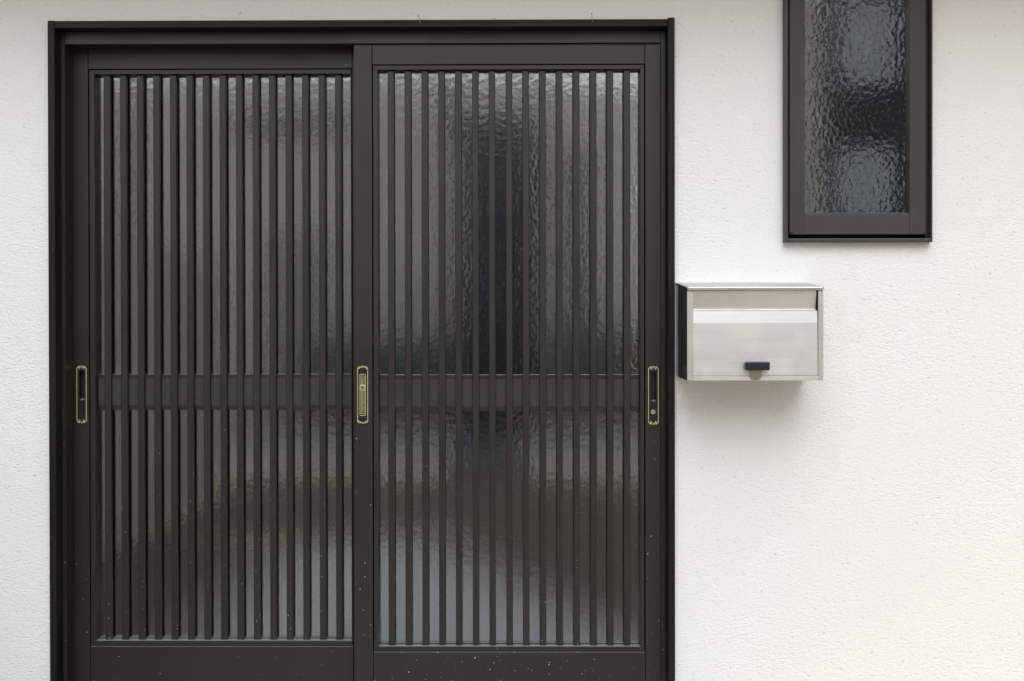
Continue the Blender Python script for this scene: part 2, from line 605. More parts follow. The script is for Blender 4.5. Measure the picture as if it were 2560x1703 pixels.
# --- facade with openings for door and window
YC = -0.012                                   # casing front
dx0, dx1 = PX(121.5, YC), PX(1686.5, YC)
dz1 = PZ(49.5, YC, 900)
wx0, wx1 = PX(1961.5, -0.02, 400), PX(2331, -0.02, 400)
wz0 = PZ(606, -0.02, 2150)
wz1 = wz0 + 0.86
ins = 0.006
WT = 0.16
xs = [-2.1, dx0 + ins, dx1 - ins, wx0 + ins, wx1 - ins, 4.2]
zs = [-0.1, wz0 + ins, dz1 - ins, wz1 - ins, 2.75]


def hole(i, j):
    cx, cz = (xs[i] + xs[i + 1]) / 2, (zs[j] + zs[j + 1]) / 2
    return (dx0 < cx < dx1 and cz < dz1 - ins) or (wx0 < cx < wx1 and wz0 < cz < wz1 - ins)


bm = bmesh.new()
F = [[bm.verts.new((x, 0, z)) for x in xs] for z in zs]
B = [[bm.verts.new((x, WT, z)) for x in xs] for z in zs]
ni, nj = len(xs) - 1, len(zs) - 1
for j in range(nj):
    for i in range(ni):
        if hole(i, j):
            continue
        bm.faces.new((F[j][i], F[j][i + 1], F[j + 1][i + 1], F[j + 1][i]))
        bm.faces.new((B[j][i], B[j + 1][i], B[j + 1][i + 1], B[j][i + 1]))
        for di, dj, e in ((-1, 0, ((j, i), (j + 1, i))), (1, 0, ((j + 1, i + 1), (j, i + 1))),
                          (0, -1, ((j, i + 1), (j, i))), (0, 1, ((j + 1, i), (j + 1, i + 1)))):
            ii, jj = i + di, j + dj
            if ii < 0 or jj < 0 or ii >= ni or jj >= nj or hole(ii, jj):
                (a0, a1), (b0, b1) = e
                bm.faces.new((F[a0][a1], F[b0][b1], B[b0][b1], B[a0][a1]))
bmesh.ops.recalc_face_normals(bm, faces=bm.faces[:])
wall = thing('house_wall', (1.1, 0.08, -0.1), 'white rough stucco house wall around the door and window', 'wall')
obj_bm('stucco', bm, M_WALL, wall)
EZ, EO = 2.36, 0.37
box('eave_soffit', -2.1, 4.2, -EO, -0.002, EZ, EZ + 0.03, M_SOFFIT, wall, bev=0.002)
box('eave_fascia', -2.1, 4.2, -EO - 0.03, -EO - 0.002, EZ - 0.03, EZ + 0.16, M_CASING_H, wall, bev=0.003)
adopt(wall)

# --- dim hall behind the glass
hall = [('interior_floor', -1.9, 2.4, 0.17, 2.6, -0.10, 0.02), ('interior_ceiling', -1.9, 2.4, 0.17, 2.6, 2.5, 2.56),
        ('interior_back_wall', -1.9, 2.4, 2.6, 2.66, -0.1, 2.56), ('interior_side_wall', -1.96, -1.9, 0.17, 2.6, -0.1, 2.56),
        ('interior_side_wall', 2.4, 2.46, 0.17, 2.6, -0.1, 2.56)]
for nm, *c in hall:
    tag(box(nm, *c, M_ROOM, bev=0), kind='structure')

# ================================================================== door casing and frame
YF = 0.028     # aluminium frame face
YR = 0.037     # front of the right-hand leaf
YL = 0.086     # front of the left-hand leaf
ZB = 0.05
cas = thing('door_frame', ((dx0 + dx1) / 2, 0.05, 0.03), 'black timber casing and bronze metal frame around the sliding doors', 'door frame')
cl0, cl1 = PX(121.5, YC), PX(138.5, YC)
cr0, cr1 = PX(1670.5, YC), PX(1687, YC)
ct0, ct1 = PZ(67.5, YC, 900), PZ(49.5, YC, 900)
box('casing_side', cl0, cl1, YC, 0.13, 0.03, ct1 + 0.0005, M_CASING, cas, bev=0.0012)
box('casing_side', cr0, cr1, YC - 0.002, 0.13, 0.03, ct1 + 0.0028, M_CASING, cas, bev=0.0012)
box('casing_head', cl1 + 0.0002, cr0 - 0.0002, YC + 0.002, 0.13, ct0, ct1, M_CASING_H, cas, bev=0.0012)
jl = PX(164, YF)
jr = PX(1653, YF)
hz = PZ(108.3, YF, 1000)
box('frame_jamb', cl1 + 0.0004, jl, YF, 0.15, 0.03, ct0 - 0.0004, M_ALU, cas)
box('frame_jamb', jr, cr0 - 0.0004, YF, 0.15, 0.03, ct0 - 0.0004, M_ALU, cas)
box('frame_head', jl + 0.0006, jr - 0.0006, YF + 0.001, 0.15, hz, ct0 - 0.0006, M_ALU, cas)
box('threshold', jl + 0.0006, jr - 0.0006, YF - 0.01, 0.15, 0.03, ZB - 0.002, M_ALU, cas)
adopt(cas)


# ================================================================== sliding leaves
def bead_frame(root, x0, x1, z0, z1, xi0, xi1, zi0, zi1, y, yb, mat):
    """four mitred glazing beads between the outer (x0..) and inner (xi0..) rectangle"""
    def quad(o, nm):
        bm = bmesh.new()
        f = [bm.verts.new((px, y, pz)) for px, pz in o]
        k = [bm.verts.new((px, yb, pz)) for px, pz in o]
        bm.faces.new(f); bm.faces.new(k[::-1])
        for i in range(4):
            j = (i + 1) % 4
            bm.faces.new((f[j], f[i], k[i], k[j]))
        bmesh.ops.recalc_face_normals(bm, faces=bm.faces[:])
        bmesh.ops.bevel(bm, geom=[e for e in bm.edges if abs(e.verts[0].co.y - y) < 1e-6 and abs(e.verts[1].co.y - y) < 1e-6],
                        offset=0.0009, segments=2, profile=0.5, affect='EDGES')
        return obj_bm(nm, bm, mat, root)
    g = 0.0002
    quad([(x0, z1), (xi0 - g, zi1 + g), (xi1 + g, zi1 + g), (x1, z1)], 'glazing_bead')
    quad([(x0, z0), (x1, z0), (xi1 + g, zi0 - g), (xi0 - g, zi0 - g)], 'glazing_bead')
    quad([(x0, z0 + g), (xi0, zi0), (xi0, zi1), (x0, z1 - g)], 'glazing_bead')
    quad([(x1, z0 + g), (x1, z1 - g), (xi1, zi1), (xi1, zi0)], 'glazing_bead')


def bm_pierced(bm, x0, x1, y0, y1, z0, z1, h):
    """box with a rectangular hole (hx0, hx1, hz0, hz1) right through it"""
    X = [x0, h[0], h[1], x1]; Z = [z0, h[2], h[3], z1]
    f = [[bm.verts.new((x, y0, z)) for x in X] for z in Z]
    k = [[bm.verts.new((x, y1, z)) for x in X] for z in Z]
    for j in range(3):
        for i in range(3):
            if i == 1 and j == 1: continue
            bm.faces.new((f[j][i], f[j][i + 1], f[j + 1][i + 1], f[j + 1][i]))
            bm.faces.new((k[j][i], k[j + 1][i], k[j + 1][i + 1], k[j][i + 1]))
    for i in range(3):
        bm.faces.new((f[0][i + 1], f[0][i], k[0][i], k[0][i + 1]))
        bm.faces.new((f[3][i], f[3][i + 1], k[3][i + 1], k[3][i]))
        bm.faces.new((f[i][0], f[i + 1][0], k[i + 1][0], k[i][0]))
        bm.faces.new((f[i + 1][3], f[i][3], k[i][3], k[i + 1][3]))
    for (a0, a1), (b0, b1) in (((1, 1), (1, 2)), ((1, 2), (2, 2)), ((2, 2), (2, 1)), ((2, 1), (1, 1))):
        bm.faces.new((f[a0][a1], f[b0][b1], k[b0][b1], k[a0][a1]))
    bmesh.ops.recalc_face_normals(bm, faces=bm.faces[:])


def stile(root, x0, x1, y, th, z0, z1, pocket):
    if not pocket:
        return box('stile', x0, x1, y, y + th, z0, z1, M_ALU, root)
    bm = bmesh.new()
    bm_pierced(bm, x0, x1, y, y + th, z0, z1, pocket)
    es = [e for e in bm.edges if all(abs(v.co.y - y) < 1e-6 for v in e.verts)
          and (all(abs(v.co.x - x0) < 1e-6 for v in e.verts) or all(abs(v.co.x - x1) < 1e-6 for v in e.verts))]
    bmesh.ops.bevel(bm, geom=es, offset=0.0008, segments=2, profile=0.5, affect='EDGES')
    return obj_bm('stile', bm, M_ALU, root)


def leaf(label, y, sx0, sxi0, sxi1, sx1, ztop, zseam, zbi, zboti, zbot, bxi0, bxi1, centers, swid, rail, pockets=(None, None)):
    """sx0/sx1 outer edges, sxi0/sxi1 inner stile edges, zseam/zbot rail edges, zbi/zboti bead inner edges"""
    root = thing('sliding_door', ((sx0 + sx1) / 2, y + 0.018, ZB), label, 'door', 'sliding door leaves')
    TH = 0.036
    g = 0.0007
    stile(root, sx0, sxi0 - g, y, TH, ZB, ztop, pockets[0])
    stile(root, sxi1 + g, sx1, y, TH, ZB, ztop, pockets[1])
    box('top_rail', sxi0 + g, sxi1 - g, y + 0.0006, y + TH, zseam + g, ztop - 0.0004, M_ALU, root)
    box('bottom_rail', sxi0 + g, sxi1 - g, y + 0.0006, y + TH, ZB, zbot - g, M_ALU, root)
    yg = y + 0.0265
    bead_frame(root, sxi0 + 0.0022, sxi1 - 0.0022, zbot + 0.0022, zseam - 0.0022, bxi0, bxi1, zboti, zbi, y + 0.0015, yg - 0.0005, M_ALU)
    # drip ledge of the lower bead with a fine second step
    box('drip_ledge', bxi0 + 0.001, bxi1 - 0.001, y + 0.0195, yg - 0.0008, zboti + 0.0004, zboti + 0.0032, M_ALU, root, bev=0.0006)
    # middle rail
    r0, r1, r2, r3 = rail            # z from top to bottom
    mr = box('middle_rail', bxi0 + 0.0006, bxi1 - 0.0006, y + 0.0205, y + 0.0320, r3, r0, M_ALU, root)
    bm_ = box('rail_panel', bxi0 + 0.0012, bxi1 - 0.0012, y + 0.0196, y + 0.0204, r2, r1, M_PANEL, root, bev=0.0002)
    bm_.parent = mr
    # glass above and below the rail
    for za, zb in ((r0 - 0.004, zbi + 0.006), (zboti - 0.006, r3 + 0.004)):
        box('glass_pane', bxi0 - 0.006, bxi1 + 0.006, yg, yg + 0.005, za, zb, M_GLASS, root, bev=0)
    # vertical slats
    bm = bmesh.new()
    zt, zb_ = zbi - 0.0015, zboti + 0.0006
    bm_box(bm, -swid / 2, swid / 2, y + 0.008, y + 0.0193, zb_, zt)
    bmesh.ops.bevel(bm, geom=[e for e in bm.edges if all(abs(v.co.y - (y + 0.008)) < 1e-6 for v in e.verts)],
                    offset=0.0022, segments=3, profile=0.5, affect='EDGES')
    me = bpy.data.meshes.new('slat')
    bm.normal_update(); bm.to_mesh(me); bm.free()
    me.materials.append(M_ALU)
    for cx in centers:
        o = bpy.data.objects.new('slat', me)
        o.location.x = cx + random.uniform(-0.0004, 0.0004)
        link(o, root)
    return root


def px_at(px, py, y): v = P(px, py, y); return v.x, v.z


POC_L = (px_at(199, 950, YL)[0], px_at(212, 950, YL)[0], px_at(204, 1000.5, YL)[1], px_at(204, 927, YL)[1])
POC_R = (px_at(1627, 950, YR)[0], px_at(1639.5, 950, YR)[0], px_at(1633, 1004, YR)[1], px_at(1633, 928.5, YR)[1])
LC = [PX(269.0 + 41.29 * k, YL + 0.008, 900) for k in range(15)]
RC = [PX(978.4 + 42.11 * k, YR + 0.008, 900) for k in range(15)]
left = leaf('bronze slatted sliding door leaf set back in the left track, with narrow keyless pull', YL,
            PX(181, YL), PX(222.5, YL), PX(882, YL), PX(905, YL),
            PZ(100, YL, 500), PZ(172.5, YL, 500), PZ(185.3, YL, 500), PZ(1601.8, YL, 500), PZ(1615.7, YL, 500),
            PX(237.5, YL), PX(877.5, YL), LC, 16.3 * K * (D + YL) / D,
            (PZ(935.3, YL + .02, 600), PZ(947.5, YL + .02, 600), PZ(1013.2, YL + .02, 600), PZ(1025.2, YL + .02, 600)), pockets=(POC_L, None))
right = leaf('bronze slatted sliding door leaf in the front track, beside the steel mailbox, with two locks', YR,
             PX(886, YR), PX(931.5, YR), PX(1612.8, YR), PX(1652, YR),
             PZ(110, YR, 1250), PZ(161, YR, 1250), PZ(173.8, YR, 1250), PZ(1616.2, YR, 1250), PZ(1630, YR, 1250),
             PX(945.5, YR), PX(1601, YR), RC, 16.3 * K * (D + YR) / D,
             (PZ(937, YR + .02, 1250), PZ(949.8, YR + .02, 1250), PZ(1016.5, YR + .02, 1250), PZ(1028.5, YR + .02, 1250)), pockets=(None, POC_R))


# ------------------------------------------------------------------ pulls with brass ornament
def rounded(x0, x1, z0, z1, r, n=6):
    out = []
    for cx, cz, a0 in ((x1 - r, z1 - r, 0), (x0 + r, z1 - r, 90), (x0 + r, z0 + r, 180), (x1 - r, z0 + r, 270)):
        for k in range(n + 1):
            t = R(a0 + 90 * k / n)
            out.append((cx + r * math.cos(t), cz + r * math.sin(t)))
    return out


def arc(cx, cz, r0, r1, a0, a1, n=10):
    return [(cx + (r0 + (r1 - r0) * k / n) * math.cos(R(a0 + (a1 - a0) * k / n)),
             cz + (r0 + (r1 - r0) * k / n) * math.sin(R(a0 + (a1 - a0) * k / n))) for k in range(n + 1)]


def lock(parent, x, z, y):
    r = 0.0066
    bm = bmesh.new()
    bm_disc(bm, x, z, r, y - 0.0028, y + 0.001, 28, 0.0008)
    bmesh.ops.recalc_face_normals(bm, faces=bm.faces[:])
    o = obj_bm('lock_cylinder', bm, M_CHROME, parent)
    bm = bmesh.new()
    bm_ribbon(bm, [(x - .0042, z - .0002), (x - .002, z + .0004), (x, z + .0012), (x + .002, z + .0004), (x + .0042, z + .0008)], 0.0011, y - 0.0032, y - 0.0026)
    obj_bm('keyhole', bm, M_BLACK, parent)
    return o


def pull(parent, y, cx, top, bot, hw, recess=None, locks=(), fancy=False):
    """brass edged pull plate; cx, top, bot in metres, hw half width of the brass line"""
    t = 0.0024
    ew = 0.0025
    zt, zb = top - 0.004, bot + 0.004
    out = []
    # plate outline with slightly crowned ends
    for s, z in ((1, zt), (-1, zb)):
        ks = range(0, 9)
        seg = [(cx + hw * 1.06 * math.cos(R(180 * k / 8)), z - s * 0.0075 + s * 0.0112 * math.sin(R(180 * k / 8))) for k in ks]
        out += seg if s == 1 else seg[::-1]
    # single loop: top arc right->left then bottom arc left->right
    yf = y - t
    bm = bmesh.new()
    if not recess:
        fr_ = [bm.verts.new((a_, yf, b_)) for a_, b_ in out]
        bm.faces.new(fr_)
        rings_ = [fr_]
    else:
        rx0, rx1, rz0, rz1 = recess
        e_ = 0.0004
        hole_ = [(rx0 + e_, rz0 + e_), (rx1 - e_, rz0 + e_), (rx1 - e_, rz1 - e_), (rx0 + e_, rz1 - e_)]
        fr_ = [bm.verts.new((a_, yf, b_)) for a_, b_ in out]
        ho_ = [bm.verts.new((a_, yf, b_)) for a_, b_ in hole_]
        es = [bm.edges.new((L_[k], L_[(k + 1) % len(L_)])) for L_ in (fr_, ho_) for k in range(len(L_))]
        bmesh.ops.triangle_fill(bm, edges=es, use_beauty=True, use_dissolve=False)
        # pocket: deep at the top, with a sloping foot that catches the light
        dp = 0.014
        bk = [bm.verts.new(c) for c in ((rx0 + e_, yf + dp, rz0 + 0.0040), (rx1 - e_, yf + dp, rz0 + 0.0040),
                                        (rx1 - e_, yf + dp, rz1 - e_), (rx0 + e_, yf + dp, rz1 - e_))]
        bm.faces.new(bk)
        for k in range(4):
            bm.faces.new((ho_[k], ho_[(k + 1) % 4], bk[(k + 1) % 4], bk[k]))
    bk2 = [bm.verts.new((cx + (v.co.x - cx) * 1.03, y + 0.0002, v.co.z + (0.0003 if v.co.z > (zt + zb) / 2 else -0.0003))) for v in fr_]
    for k in range(len(fr_)):
        j = (k + 1) % len(fr_)
        bm.faces.new((fr_[k], fr_[j], bk2[j], bk2[k]))
    bmesh.ops.recalc_face_normals(bm, faces=bm.faces[:])
    plate = obj_bm('pull_handle', bm, M_PLATE, parent)
    bm = bmesh.new()
    gy0, gy1 = yf - 0.0012, yf + 0.0003
    for sx in (-1, 1):
        bm_ribbon(bm, [(cx + sx * hw, zb + 0.006), (cx + sx * hw, (zt + zb) / 2), (cx + sx * hw, zt - 0.006)], ew * .82, gy0, gy1)
        for sz, z in ((1, zt), (-1, zb)):
            def Q(pl): return [(cx + sx * a_, z + sz * b_) for a_, b_ in pl]
            if not fancy:
                # side line curls inwards into a scroll
                bm_ribbon(bm, Q([(hw, -.0062), (hw * .98, -.0035), (hw * .86, -.0012), (hw * .66, -.0003), (hw * .47, -.0014),
                                 (hw * .38, -.0036), (hw * .46, -.0054), (hw * .60, -.0056)]),
                          [ew * .85, ew * .95, ew * 1.1, ew * 1.1, ew, ew * .9, ew * .8, ew * .5], gy0, gy1)
                bm_ribbon(bm, Q([(hw * .72, .0022), (hw * .50, .0020), (hw * .30, .0004), (hw * .20, -.0024)]),
                          [ew * .9, ew * 1.2, ew * .95, ew * .5], gy0, gy1)
            else:
                bm_ribbon(bm, Q([(hw, -.0062), (hw, -.0030), (hw * .90, -.0005), (hw * .72, -.0012), (hw * .70, -.0036), (hw * .84, -.0046)]),
                          [ew * .85, ew, ew * 1.1, ew, ew * .8, ew * .5], gy0, gy1)
                bm_ribbon(bm, Q([(hw * .74, .0016), (hw * .52, .0012), (hw * .42, -.0012), (hw * .56, -.0022)]),
                          [ew * .7, ew, ew * .9, ew * .5], gy0, gy1)
                bm_ribbon(bm, Q([(hw * .40, .0024), (hw * .22, .0006), (hw * .26, -.0016)]), [ew * .6, ew * .9, ew * .5], gy0, gy1)
    for sz, z in ((1, zt), (-1, zb)):
        bm_ribbon(bm, [(cx, z + sz * .0040), (cx, z + sz * .0018), (cx, z - sz * .0008)], [ew * 1.7, ew * 1.5, ew * .3], gy0, gy1)
    bmesh.ops.recalc_face_normals(bm, faces=bm.faces[:])
    obj_bm('brass_scroll_edge', bm, M_GOLD, plate)
    if fancy:
        x0, x1, z0, z1 = fancy
        bm = bmesh.new()
        bm_ribbon(bm, rounded(x0, x1, z0, z1, .0022), ew * .68, gy0, gy1, closed=True)
        q = (x1 - x0) * .235
        bm_ribbon(bm, rounded(x0 + q, x1 - q, z0 + q * 1.35, z1 - q * 1.35, .0016), ew * .6, gy0, gy1, closed=True)
        bm_ribbon(bm, [(cx, z0 + .010), (cx, (z0 + z1) / 2), (cx, z1 - .009)], ew * .68, gy0, gy1)
        bmesh.ops.recalc_face_normals(bm, faces=bm.faces[:])
        obj_bm('brass_inner_lines', bm, M_GOLD, plate)
        for lx, lz in locks:
            bm = bmesh.new()
            bm_disc(bm, lx, lz, .0085, yf - 0.0018, yf + 0.0004, 28, 0.0006)
            bmesh.ops.recalc_face_normals(bm, faces=bm.faces[:])
            obj_bm('brass_lock_ring', bm, M_GOLD, plate)
    for lx, lz in locks:
        lock(plate, lx, lz, yf)
    return plate


x_, zt_ = px_at(204.6, 914.5, YL); zb_ = px_at(204.6, 1058, YL)[1]
pull(left, YL, x_, zt_, zb_, 11.8 * K * (D + YL) / D,
     recess=POC_L)
x_, zt_ = px_at(906.9, 914.5, YR); zb_ = px_at(906.9, 1059.5, YR)[1]
f0 = px_at(900.2, 1038.5, YR); f1 = px_at(913.8, 935.8, YR)
pull(right, YR, x_, zt_, zb_, 12.6 * K * (D + YR) / D, locks=(px_at(906.8, 969.4, YR),), fancy=(f0[0], f1[0], f0[1], f1[1]))
x_, zt_ = px_at(1633.1, 915.5, YR); zb_ = px_at(1633.1, 1062, YR)[1]
pull(right, YR, x_, zt_, zb_, 12.2 * K * (D + YR) / D,
     recess=POC_R,
     locks=(px_at(1632.4, 1029.4, YR),))
adopt(left); adopt(right)

# ================================================================== window
YW = -0.022
win = thing('casement_window', ((wx0 + wx1) / 2, 0.0, wz0), 'narrow dark grey window of hammered glass above the steel mailbox', 'window')
fl = PX(1970.5, YW, 400)
fr = PX(2327.5, YW, 400)
fb = PZ(596.5, YW, 2150)
box('frame_side', wx0, fl, YW, 0.12, wz0, wz1, M_WIN, win, bev=0.0012)
box('frame_side', fr, wx1, YW, 0.12, wz0, wz1, M_WIN, win, bev=0.0012)
box('frame_sill', fl + .0002, fr - .0002, YW - 0.001, 0.12, wz0, fb, M_WIN, win, bev=0.0016)
box('frame_head', fl + .0002, fr - .0002, YW, 0.12, wz1 - 0.012, wz1, M_WIN, win, bev=0.0012)
YS = -0.008
s0, s0i = PX(1974, YS, 400), PX(2012.5, YS, 400)
s1i, s1 = PX(2274, YS, 400), PX(2315, YS, 400)
sb, sbi = PZ(586, YS, 2150), PZ(535, YS, 2150)
st_ = wz1 - 0.03
box('sash_stile', s0, s0i - .0002, YS, 0.03, sb, st_, M_WIN, win)
box('sash_stile', s1i + .0002, s1, YS, 0.03, sb, st_, M_WIN, win)
box('sash_rail', s0i + .0001, s1i - .0001, YS + 0.0005, 0.03, sb, sbi, M_WIN, win)
box('sash_rail', s0i + .0001, s1i - .0001, YS + 0.0005, 0.03, st_ - 0.045, st_, M_WIN, win)
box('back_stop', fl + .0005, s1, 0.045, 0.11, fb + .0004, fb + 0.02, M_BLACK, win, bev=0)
box('side_gap_shade', s1 + 0.001, fr - .0006, YS + 0.004, 0.11, fb + 0.0004, st_, M_BLACK, win, bev=0)  # black strip put in for the shade of the narrow gap
box('glass_pane', s0i - 0.004, s1i + 0.004, YS + 0.014, YS + 0.019, sbi - 0.004, st_ - 0.041, M_GLASS_W, win, bev=0)
gs = PZ(533.0, YS + .013, 2150)
box('glazing_gasket', s0i + .0005, s1i - .0005, YS + 0.004, YS + 0.0138, sbi + .0002, gs, M_WIN, win, bev=0.0006)
c0 = P(1974.5, 579, YS); c1 = P(1982.5, 586, YS)
box('corner_cap', c0.x, c1.x, YS - 0.0016, YS + 0.002, c1.z - 0.0008, c0.z, M_KNOB, win, bev=0.0006)
adopt(win)

# ================================================================== mailbox
YM = -0.170
mail = thing('mailbox', (PX(1888, YM), -0.08, PZ(951.7, YM, 1888)), 'stainless steel wall mailbox with black latch knob next to door', 'mailbox')
mx0, mx1 = PX(1718, YM), PX(2058.5, YM)
mz0 = PZ(951.7, YM, 1888)
zr_f = PZ(725.4, YM, 1888)          # front underside of the lid
zr_b = PZ(706.5, 0, 1850)           # back top of the lid
tk = 0.0014
zside_b = zr_b - 0.0035
# side plates (follow the slope of the lid), bottom and back
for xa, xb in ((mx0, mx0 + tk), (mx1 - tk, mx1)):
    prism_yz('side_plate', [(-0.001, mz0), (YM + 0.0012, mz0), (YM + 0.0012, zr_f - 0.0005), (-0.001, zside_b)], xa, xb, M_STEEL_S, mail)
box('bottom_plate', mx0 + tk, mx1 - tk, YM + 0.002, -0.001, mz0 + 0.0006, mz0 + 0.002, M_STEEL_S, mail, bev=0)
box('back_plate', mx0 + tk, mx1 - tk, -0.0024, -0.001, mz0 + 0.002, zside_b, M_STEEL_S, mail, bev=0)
fl_i = PX(1733, YM); fr_i = PX(2044.5, YM)
box('front_flange', mx0, fl_i - 0.0007, YM, YM + 0.0012, mz0, zr_f - 0.0006, M_STEEL_E, mail, bev=0.0003)
box('front_flange', fr_i + 0.0012, mx1, YM, YM + 0.0012, mz0, zr_f - 0.0006, M_STEEL_E, mail, bev=0.0003)
zd0 = PZ(939.3, YM, 1888)
box('bottom_flange', fl_i - 0.0005, fr_i + 0.001, YM + 0.0002, YM + 0.0014, mz0, zd0 - 0.0012, M_STEEL, mail, bev=0.0003)
# lid: sloping plate with a rolled front lip
lx0, lx1 = PX(1722, YM - .006), PX(2060.5, YM - .006)
lf = YM - 0.006
zl_t = PZ(717.2, lf, 1888); zl_b = PZ(725.2, lf, 1888)
bx0, bx1 = PX(1690.5, 0), PX(2013.5, 0)
x0L, x1R = mx0 - 0.0015, mx1 + 0.0015
bm = bmesh.new()
prof = [(-0.0005, zr_b), (lf + 0.0025, zl_t + 0.0003), (lf + 0.0006, zl_t - 0.0006), (lf, zl_t - 0.0022), (lf, zl_b + 0.001), (lf + 0.0008, zl_b), (lf + 0.003, zl_b),
        (lf + 0.003, zl_t - 0.003), (-0.0005, zr_b - 0.0025)]
rc = 0.006
ra = []
for xx, inset in ((x0L, rc), (x0L + rc * .3, rc * .3), (x0L + rc, 0), (x1R - rc, 0), (x1R - rc * .3, rc * .3), (x1R, rc)):
    ra.append([bm.verts.new((xx, min(y_ + inset, -0.0005), z_)) for y_, z_ in prof])
for r0_, r1_ in zip(ra, ra[1:]):
    for k in range(len(prof)):
        j = (k + 1) % len(prof)
        bm.faces.new((r0_[k], r0_[j], r1_[j], r1_[k]))
bm.faces.new(ra[0]); bm.faces.new(ra[-1][::-1])
bmesh.ops.recalc_face_normals(bm, faces=bm.faces[:])
obj_bm('lid', bm, steel('stainless_lid', (0.60, 0.60, 0.59), 0.36, 0.1), mail)
# letter flap leaning inwards at its foot
zfT = zr_f - 0.001; zfB = PZ(774.6, YM + .02, 1888)
prism_yz('letter_flap', [(YM + 0.004, zfT), (YM + 0.013, zfB), (YM + 0.0142, zfB), (YM + 0.0052, zfT)], fl_i + 0.0012, fr_i - 0.0022, M_STEEL, mail)
box('flap_stop', fl_i + 0.0008, fr_i - 0.0010, YM + 0.007, YM + 0.015, zfB - 0.0030, zfB - 0.0004, M_STEEL_E, mail, bev=0.0004)
box('inner_cheek', fl_i - 0.0006, fl_i + 0.0004, YM + 0.0014, YM + 0.06, zd0, zfT, M_STEEL_E, mail, bev=0)
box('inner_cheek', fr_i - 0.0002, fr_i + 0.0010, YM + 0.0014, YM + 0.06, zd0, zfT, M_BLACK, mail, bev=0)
# door: main face and a backward-leaning upper band
zk = PZ(807.8, YM, 1888); zdT = PZ(777.6, YM + .013, 1888)
prism_yz('front_door', [(YM - 0.0006, zd0), (YM + 0.0012, zk), (YM + 0.0040, zdT), (YM + 0.0052, zdT), (YM + 0.0026, zk), (YM + 0.0008, zd0)],
         fl_i + 0.0002, fr_i - 0.0003, M_STEEL, mail)
# latch: tongue and knob
tx = PX(1889, YM); tr = 15 * K * .941
tz1 = PZ(925, YM, 1888); tzb = PZ(951.0, YM, 1888)
pts = [(tx - tr, tz1), (tx - tr, tzb + tr)] + [(tx + tr * math.cos(R(a_)), tzb + tr + tr * math.sin(R(a_))) for a_ in range(200, 341, 14)] + [(tx + tr, tzb + tr), (tx + tr, tz1)]
tongue = prism_xz('latch_tongue', pts, YM - 0.0055, YM - 0.0012, M_TONGUE, mail, bev=0.0004)
bm = bmesh.new()
bm_disc(bm, tx, PZ(944.8, YM, 1888), 0.0034, YM - 0.0062, YM - 0.005, 16, 0.0004)
bmesh.ops.recalc_face_normals(bm, faces=bm.faces[:])
obj_bm('rivet', bm, M_RIVET, tongue)
k0 = P(1865, 926.5, YM - .022); k1 = P(1925.5, 904.5, YM - .022)
box('latch_knob', k0.x, k1.x, YM - 0.022, YM - 0.003, k0.z, k1.z, M_KNOB, mail, bev=0.004, seg=4)
adopt(mail)


# ================================================================== two bent nails above the door
def nail(label, pix):
    yn = YC - 0.004
    pp = [P(a_, b_, yn - 0.006 * (1 - i / (len(pix) - 1))) for i, (a_, b_) in enumerate(pix)]
    pp[-1].y = YC + 0.003
    root = thing('bent_nail', pp[-1], label, 'nail', 'bent nails over the door')
    bm = bmesh.new()
    rings = []
    for i, p in enumerate(pp):
        rings.append([bm.verts.new((p.x + 0.0009 * math.cos(t), p.y + 0.0009 * math.sin(t), p.z)) for t in [2 * math.pi * k / 8 for k in range(8)]])
    for r0_, r1_ in zip(rings, rings[1:]):
        for k in range(8):
            bm.faces.new((r0_[k], r0_[(k + 1) % 8], r1_[(k + 1) % 8], r1_[k]))
    bm.faces.new(rings[0]); bm.faces.new(rings[-1])
    bmesh.ops.recalc_face_normals(bm, faces=bm.faces[:])
    obj_bm('shank', bm, M_NAIL, root, smooth=True)
    bm = bmesh.new()
    p = pp[0]
    bmesh.ops.create_cone(bm, cap_ends=True, segments=10, radius1=0.0017, radius2=0.0017, depth=0.001, matrix=Matrix.Translation((p.x, p.y, p.z + 0.0004)))
    obj_bm('head', bm, M_BLACK, root)
    adopt(root)


nail('thin bent nail on top casing, farther from the mailbox', [(1046.6, 40), (1048, 46), (1049.6, 53), (1051.2, 60)])
nail('thin bent nail on top casing, closer to the mailbox', [(1479, 34.5), (1479.8, 41), (1480.8, 48), (1481.8, 55)])

# ================================================================== the place behind the camera
# board fence beside the porch
fence = thing('board_fence', (-1.98, -1.4, 0), 'weathered grey board fence beside the concrete porch', 'fence')
yb_ = -0.02
while yb_ > -4.4:
    box('board', -1.92, -1.90, yb_ - 0.115, yb_, -0.02, 1.55 + random.uniform(-.01, .01), M_FENCE, fence, bev=0.002, seg=1)
    yb_ -= 0.12
for q in (-0.1, -1.5, -2.9, -4.3):
    box('post', -2.01, -1.922, q - 0.045, q + 0.045, -0.05, 1.6, M_FENCE, fence, bev=0.003)
adopt(fence)

